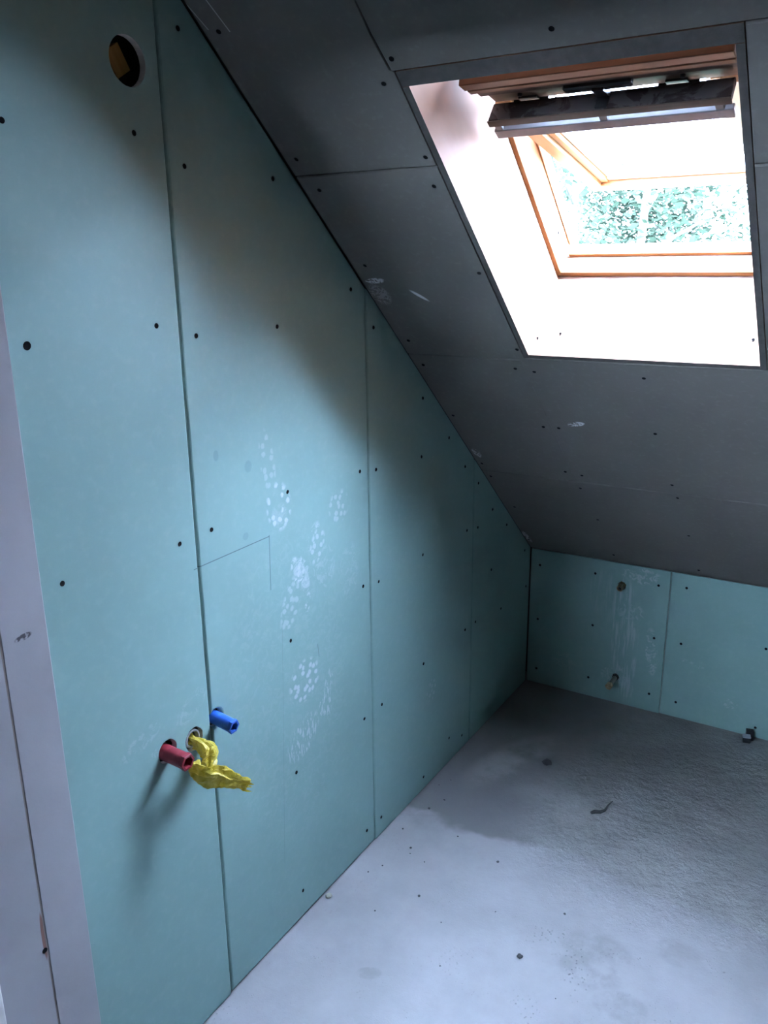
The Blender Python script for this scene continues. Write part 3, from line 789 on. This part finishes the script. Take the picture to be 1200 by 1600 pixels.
bag = thing('plastic_bag', 'crumpled thin yellow plastic bag stuffed into the drain hole, tail hanging out', 'bag', (0.0, 1.047, 0.66))
def crumple(p, amp, sc, seed):
    q = Vector(p) * sc + Vector((seed, seed * 1.7, -seed))
    n1 = noise.noise_vector(q); n2 = noise.noise_vector(q * 2.3)
    rid = abs(noise.noise(q * 1.3)) * 2 - 0.5
    return Vector(p) + (n1 * 0.8 + n2 * 0.55) * amp + Vector((0.3, 0.1, 0.5)) * rid * amp
def bag_part(name, path, rad, flat, n, sub, amp, sc, seed, frill=0.0, close=True):
    P, Rr, Fl = [], [], []
    for i in range(len(path) - 1):
        for k in range(sub):
            t = k / sub
            P.append(Vector(path[i]).lerp(Vector(path[i + 1]), t)); Rr.append(rad[i] * (1 - t) + rad[i + 1] * t); Fl.append(flat[i] * (1 - t) + flat[i + 1] * t)
    P.append(Vector(path[-1])); Rr.append(rad[-1]); Fl.append(flat[-1])
    for _ in range(3):
        P = [P[0]] + [(P[i - 1] + P[i] * 2 + P[i + 1]) / 4 for i in range(1, len(P) - 1)] + [P[-1]]
    V, Fc = [], []
    side = Vector((-0.45, 0.85, -0.25)).normalized()
    for i, p in enumerate(P):
        t = (P[min(i + 1, len(P) - 1)] - P[max(i - 1, 0)]).normalized()
        up = (Vector((0, 0, 1)) - t * t.z).normalized(); a = t.cross(up).normalized()
        e = max(0.0, (i / (len(P) - 1) - 0.8) / 0.2)
        for k in range(n):
            w = 2 * math.pi * k / n
            fold = 1 + 0.24 * math.sin(3 * w + i * 0.17 + seed) + 0.14 * math.sin(7 * w - i * 0.11 + seed)
            r = Rr[i] * fold
            q = p + a * (math.cos(w) * r * Fl[i]) + up * (math.sin(w) * r)
            q = crumple(q, amp, sc, seed)
            if frill and i == len(P) - 1: q += t * random.uniform(-frill, frill)
            V.append(q - Vector((0, 1.047, 0.66)))
    m = len(P)
    for i in range(m - 1):
        for k in range(n):
            j = (k + 1) % n
            if (i + k) % 2: Fc += [(i * n + k, i * n + j, (i + 1) * n + j), (i * n + k, (i + 1) * n + j, (i + 1) * n + k)]
            else: Fc += [(i * n + k, i * n + j, (i + 1) * n + k), (i * n + j, (i + 1) * n + j, (i + 1) * n + k)]
    Fc.append(tuple(range(n)))
    if close: Fc.append(tuple(range((m - 1) * n, m * n)))
    return obj(name, V, Fc, M['bag'], bag)
bag_part('bag_neck', [(-0.035, 1.049, 0.664), (-0.004, 1.051, 0.660), (0.016, 1.054, 0.655), (0.032, 1.054, 0.646), (0.041, 1.045, 0.637), (0.040, 1.030, 0.632)],
         [0.009, 0.010, 0.014, 0.017, 0.016, 0.010], [0.9, 0.9, 0.9, 0.9, 0.9, 0.9], 22, 7, 0.0032, 62, 3.1)
bag_part('bag_tail', [(0.034, 1.022, 0.636), (0.040, 0.998, 0.642), (0.058, 1.002, 0.638), (0.076, 1.013, 0.630), (0.094, 1.030, 0.619), (0.110, 1.046, 0.609), (0.124, 1.060, 0.602)],
         [0.009, 0.013, 0.018, 0.021, 0.019, 0.012, 0.011], [0.7, 0.6, 0.45, 0.4, 0.4, 0.4, 0.3], 28, 9, 0.0038, 60, 8.3, frill=0.010, close=False)

# brass fittings in the knee wall ----------------------------------
def fitting(label, x, z, L, r, drop, side, cap=False):
    t = thing('pipe_fitting', label, 'pipe fitting', (x, D, z), 'fittings in the knee wall', axis_frame((side, -1, -drop)))
    if cap:
        V, Fc = lathe_vf([(r * 0.8, -0.069), (r * 0.8, L - 0.016)], 18); obj('pipe', V, Fc, M['dull_pipe'], t, smooth=False)
        V, Fc = lathe_vf([(r * 0.9, L - 0.018), (r * 1.22, L - 0.016), (r * 1.22, L - 0.001), (r * 1.1, L), (r * 0.5, L), (r * 0.45, L - 0.003)], 18, [0, 1, 1, 1, 0, 0])
        obj('end_cap', V, Fc, M['brass'], t)['label'] = 'brass hexagon end cap'
        V, Fc = lathe_vf([(r * 1.02, -0.05), (r * 1.05, -0.05), (r * 1.05, 0.006), (r * 0.82, 0.007)], 18); obj('sleeve', V, Fc, M['seal'], t)
    else:
        V, Fc = lathe_vf([(r * 0.9, -0.069), (r * 1.0, -0.069), (r * 1.0, L - 0.002), (r * 0.92, L), (r * 0.62, L), (r * 0.58, L - 0.012)], 18, [0, 0, 1, 1, 0, 0])
        obj('fitting_body', V, Fc, M['brass'], t)
        V, Fc = lathe_vf([(r * 0.5, L - 0.014), (r * 0.5, L - 0.004), (r * 0.2, L - 0.003)], 10, [1, 1, 1]); obj('plug_screw', V, Fc, M['black_metal'], t)
fitting('capped brass pipe sticking out low from the knee wall, above the floor', 0.3415, 0.1035, 0.078, 0.0105, 0.05, -0.03, True)
fitting('short brass fitting almost flush in its hole, high on the knee wall below the slope', 0.3405, 0.457, 0.022, 0.0125, 0.25, -0.10)

# black clip at the foot of the knee wall --------------------------
cl = thing('cable_clip', 'small black plastic clip with grey strap at the foot of the knee wall', 'clip', (0.800, 2.760, 0.0), None, Matrix.Rotation(0.25, 3, 'Z'))
bevel(box('clip_block', (-0.013, 0.010, -0.014, 0.006, 0.0, 0.019), M['clip_black'], cl), 0.002)
bevel(box('clip_block', (-0.002, 0.022, 0.006, 0.028, 0.0, 0.034), M['clip_black'], cl), 0.002)
bevel(box('clip_strap', (-0.014, 0.011, -0.015, 0.007, 0.0188, 0.0235), M['clip_grey'], cl), 0.001)['label'] = 'pale grey strap'

# debris on the floor ----------------------------------------------
def lump(name, r, flat, seed, mat):
    bm = bmesh.new(); bmesh.ops.create_icosphere(bm, subdivisions=2, radius=r)
    for v in bm.verts:
        v.co *= 1 + 0.45 * noise.noise(v.co / r * 1.3 + Vector((seed, 0, 0)))
        v.co.z *= flat
    zmin = min(v.co.z for v in bm.verts)
    for v in bm.verts: v.co.z -= zmin
    me = bpy.data.meshes.new(name); bm.to_mesh(me); bm.free()
    return link(name, me, None, [mat])
M['crumb'] = simple('dark mortar crumb', (0.045, 0.045, 0.048), 0.9, scale=80)
M['crumb_pale'] = simple('pale plaster crumb', (0.40, 0.37, 0.30), 0.9, scale=80)
o = lump('mortar_blob', 0.016, 0.28, 2.2, M['crumb']); o.location = (0.273, 2.299, 0.0)
tag(o, 'round dark mortar blob on the shaded floor in front of the knee wall', 'debris')
path = [(0.478, 2.120, 0.003), (0.486, 2.130, 0.004), (0.500, 2.136, 0.004), (0.510, 2.150, 0.005), (0.514, 2.170, 0.012), (0.522, 2.184, 0.020)]
V, Fc = tube_vf([Vector(p) - Vector(path[0]) for p in path], [0.004, 0.006, 0.005, 0.0035, 0.0025, 0.001], 8)
o = obj('plastic_scrap', V, Fc, M['crumb'], smooth=True); o.location = path[0]
tag(o, 'dark curled plastic scrap lying on the rough concrete floor', 'debris')
o = lump('plaster_crumb', 0.008, 0.6, 5.5, M['crumb_pale']); o.location = (0.012, 1.452, 0.0)
tag(o, 'pale plaster crumb against the foot of the side wall', 'debris')
o = lump('mortar_flake', 0.007, 0.4, 9.5, M['crumb']); o.location = (0.507, 1.519, 0.0)
tag(o, 'single dark flake in the middle of the pale floor', 'debris')
cm = lump('mortar_crumb', 0.0035, 0.6, 4.0, M['crumb'])
spots = [(0.10, 1.72), (0.16, 1.69), (0.11, 1.70), (0.33, 1.79), (0.06, 1.90), (0.08, 1.96), (0.19, 1.83), (0.40, 1.62), (0.30, 1.52), (0.14, 1.47),
         (0.05, 1.58), (0.04, 1.78), (0.03, 2.02), (0.05, 2.06), (0.21, 1.57), (0.36, 1.40), (0.62, 1.45), (0.55, 1.70), (0.07, 1.62)]
for i, (x, y) in enumerate(spots):
    k = cm if i == 0 else cm.copy()
    if i: COL.objects.link(k)
    k.location = (x, y, 0); k.rotation_euler = (0, 0, random.uniform(0, 6)); s = random.uniform(0.4, 1.1); k.scale = (s, s * random.uniform(.6, 1.3), s)
    tag(k, 'tiny dark mortar crumb lying loose on the concrete floor', 'debris', 'mortar crumbs on the floor')

# ================================================================== OUTSIDE
GZ = -3.6
ground = box('ground', (-30, 30, -30, 40, GZ - 0.3, GZ), M['lawn']); ground['kind'] = 'structure'
def tree(name, label, x, y, h, crown, leaf, nl, seed, lean=0.0, ls=0.05, low=0.35, stems=1, thin=1.0, clump=0.30):
    rnd = random.Random(seed)
    t = thing(name, label, 'tree', (x, y, GZ), 'trees outside the roof window')
    V, Fc = [], []
    def add(path, rad, n=8):
        v, f = tube_vf(path, rad, n); k = len(V); V.extend(v); Fc.extend(tuple(i + k for i in q) for q in f)
    tips = []
    for s in range(stems):
        ox = (s - (stems - 1) / 2) * 0.45 + rnd.uniform(-.1, .1); oy = rnd.uniform(-.3, .3)
        tr = []; rr = []
        for k in range(9):
            q = k / 8
            tr.append(Vector((ox * (1 + q * 0.8) + lean * q * q + rnd.uniform(-.07, .07) * (k > 0), oy + rnd.uniform(-.07, .07) * (k > 0), h * q * 0.95)))
            rr.append((0.11 * (1 - q) + 0.018) * thin)
        add(tr, rr)
        for b in range(9):
            q = low + (0.95 - low) * b / 9 + rnd.uniform(-.03, .03)
            i = min(int(q * 8), 7); p = tr[i].lerp(tr[i + 1], q * 8 - i)
            a = rnd.uniform(0, 6.28); L = crown * rnd.uniform(.6, 1.1) * (1.1 - q * 0.5)
            mid = p + Vector((math.cos(a) * L * .5, math.sin(a) * L * .5, L * rnd.uniform(.2, .5)))
            end = p + Vector((math.cos(a) * L, math.sin(a) * L, L * rnd.uniform(.3, .8)))
            add([p, mid, end], [0.035 * thin, 0.022 * thin, 0.006], 6)
            tips += [mid, end, p.lerp(mid, .6), mid.lerp(end, .5)]
    obj('trunk', V, Fc, M['bark'], t, smooth=True)
    LV, LF = [], []
    for i in range(nl):
        c = rnd.choice(tips)
        r = clump
        p = c + Vector((rnd.gauss(0, r), rnd.gauss(0, r), rnd.gauss(0, r * .8)))
        a = rnd.uniform(0, 6.28); tilt = rnd.gauss(0, .55); s = ls * rnd.uniform(.6, 1.25)
        dx = Vector((math.cos(a), math.sin(a), math.sin(tilt) * .8)) * s
        dy = Vector((-math.sin(a) * .5, math.cos(a) * .5, rnd.gauss(0, .3))) * s
        k = len(LV)
        LV += [p - dx, p - dx * .1 + dy, p + dx, p - dx * .1 - dy]
        LF.append((k, k + 1, k + 2, k + 3))
    me = bpy.data.meshes.new('foliage'); me.from_pydata([tuple(v) for v in LV], [], LF); me.update()
    f = link('foliage', me, t, [leaf]); f['kind'] = 'stuff'
    return t
tree('leafy_tree', 'bright leafy tree left of the pale stems, seen through the window gap', -3.7, 10.6, 8.6, 1.4, M['leaf_a'], 14000, 11)
tree('birch_tree', 'slender double stemmed tree with pale trunks in the middle of the window gap', -1.5, 7.9, 8.2, 1.0, M['leaf_a'], 6000, 12, lean=0.3, stems=2, low=0.5, thin=0.7)
tree('leaning_tree', 'leaning tree with bare crossing branches at the right of the window gap', -0.65, 11.0, 8.6, 1.4, M['leaf_a'], 9000, 13, lean=1.5, low=0.45, thin=0.8)
tree('bushy_tree', 'dark bushy tree standing behind the pale stems', -1.9, 14.4, 10.5, 2.0, M['leaf_b'], 26000, 14, ls=0.055, clump=0.55)
tree('bushy_tree', 'dark bushy tree well behind and to the right of the leaning tree', 5.0, 15.2, 10.5, 2.0, M['leaf_b'], 26000, 15, ls=0.055, clump=0.55)
tree('bushy_tree', 'dark bushy tree far to the left, behind the bright leafy tree', -8.8, 13.8, 10.2, 2.0, M['leaf_b'], 26000, 16, ls=0.055, clump=0.55)
tree('leafy_tree', 'bright leafy tree hidden mostly by the right edge of the window', 2.6, 10.0, 8.6, 1.5, M['leaf_a'], 10000, 17)
tree('bushy_tree', 'broad dark tree added out of view near the house, blocks low sky on the right', 7.8, 4.6, 9.6, 2.2, M['leaf_b'], 15000, 18, ls=0.085, clump=0.6)  # unseen tree, added to keep low sky light off the side wall
tree('bushy_tree', 'broad dark tree added out of view further right, blocks low sky', 9.2, 11.4, 10.2, 2.2, M['leaf_b'], 13000, 19, ls=0.085, clump=0.6)  # also unseen, added to shade the window from low sky
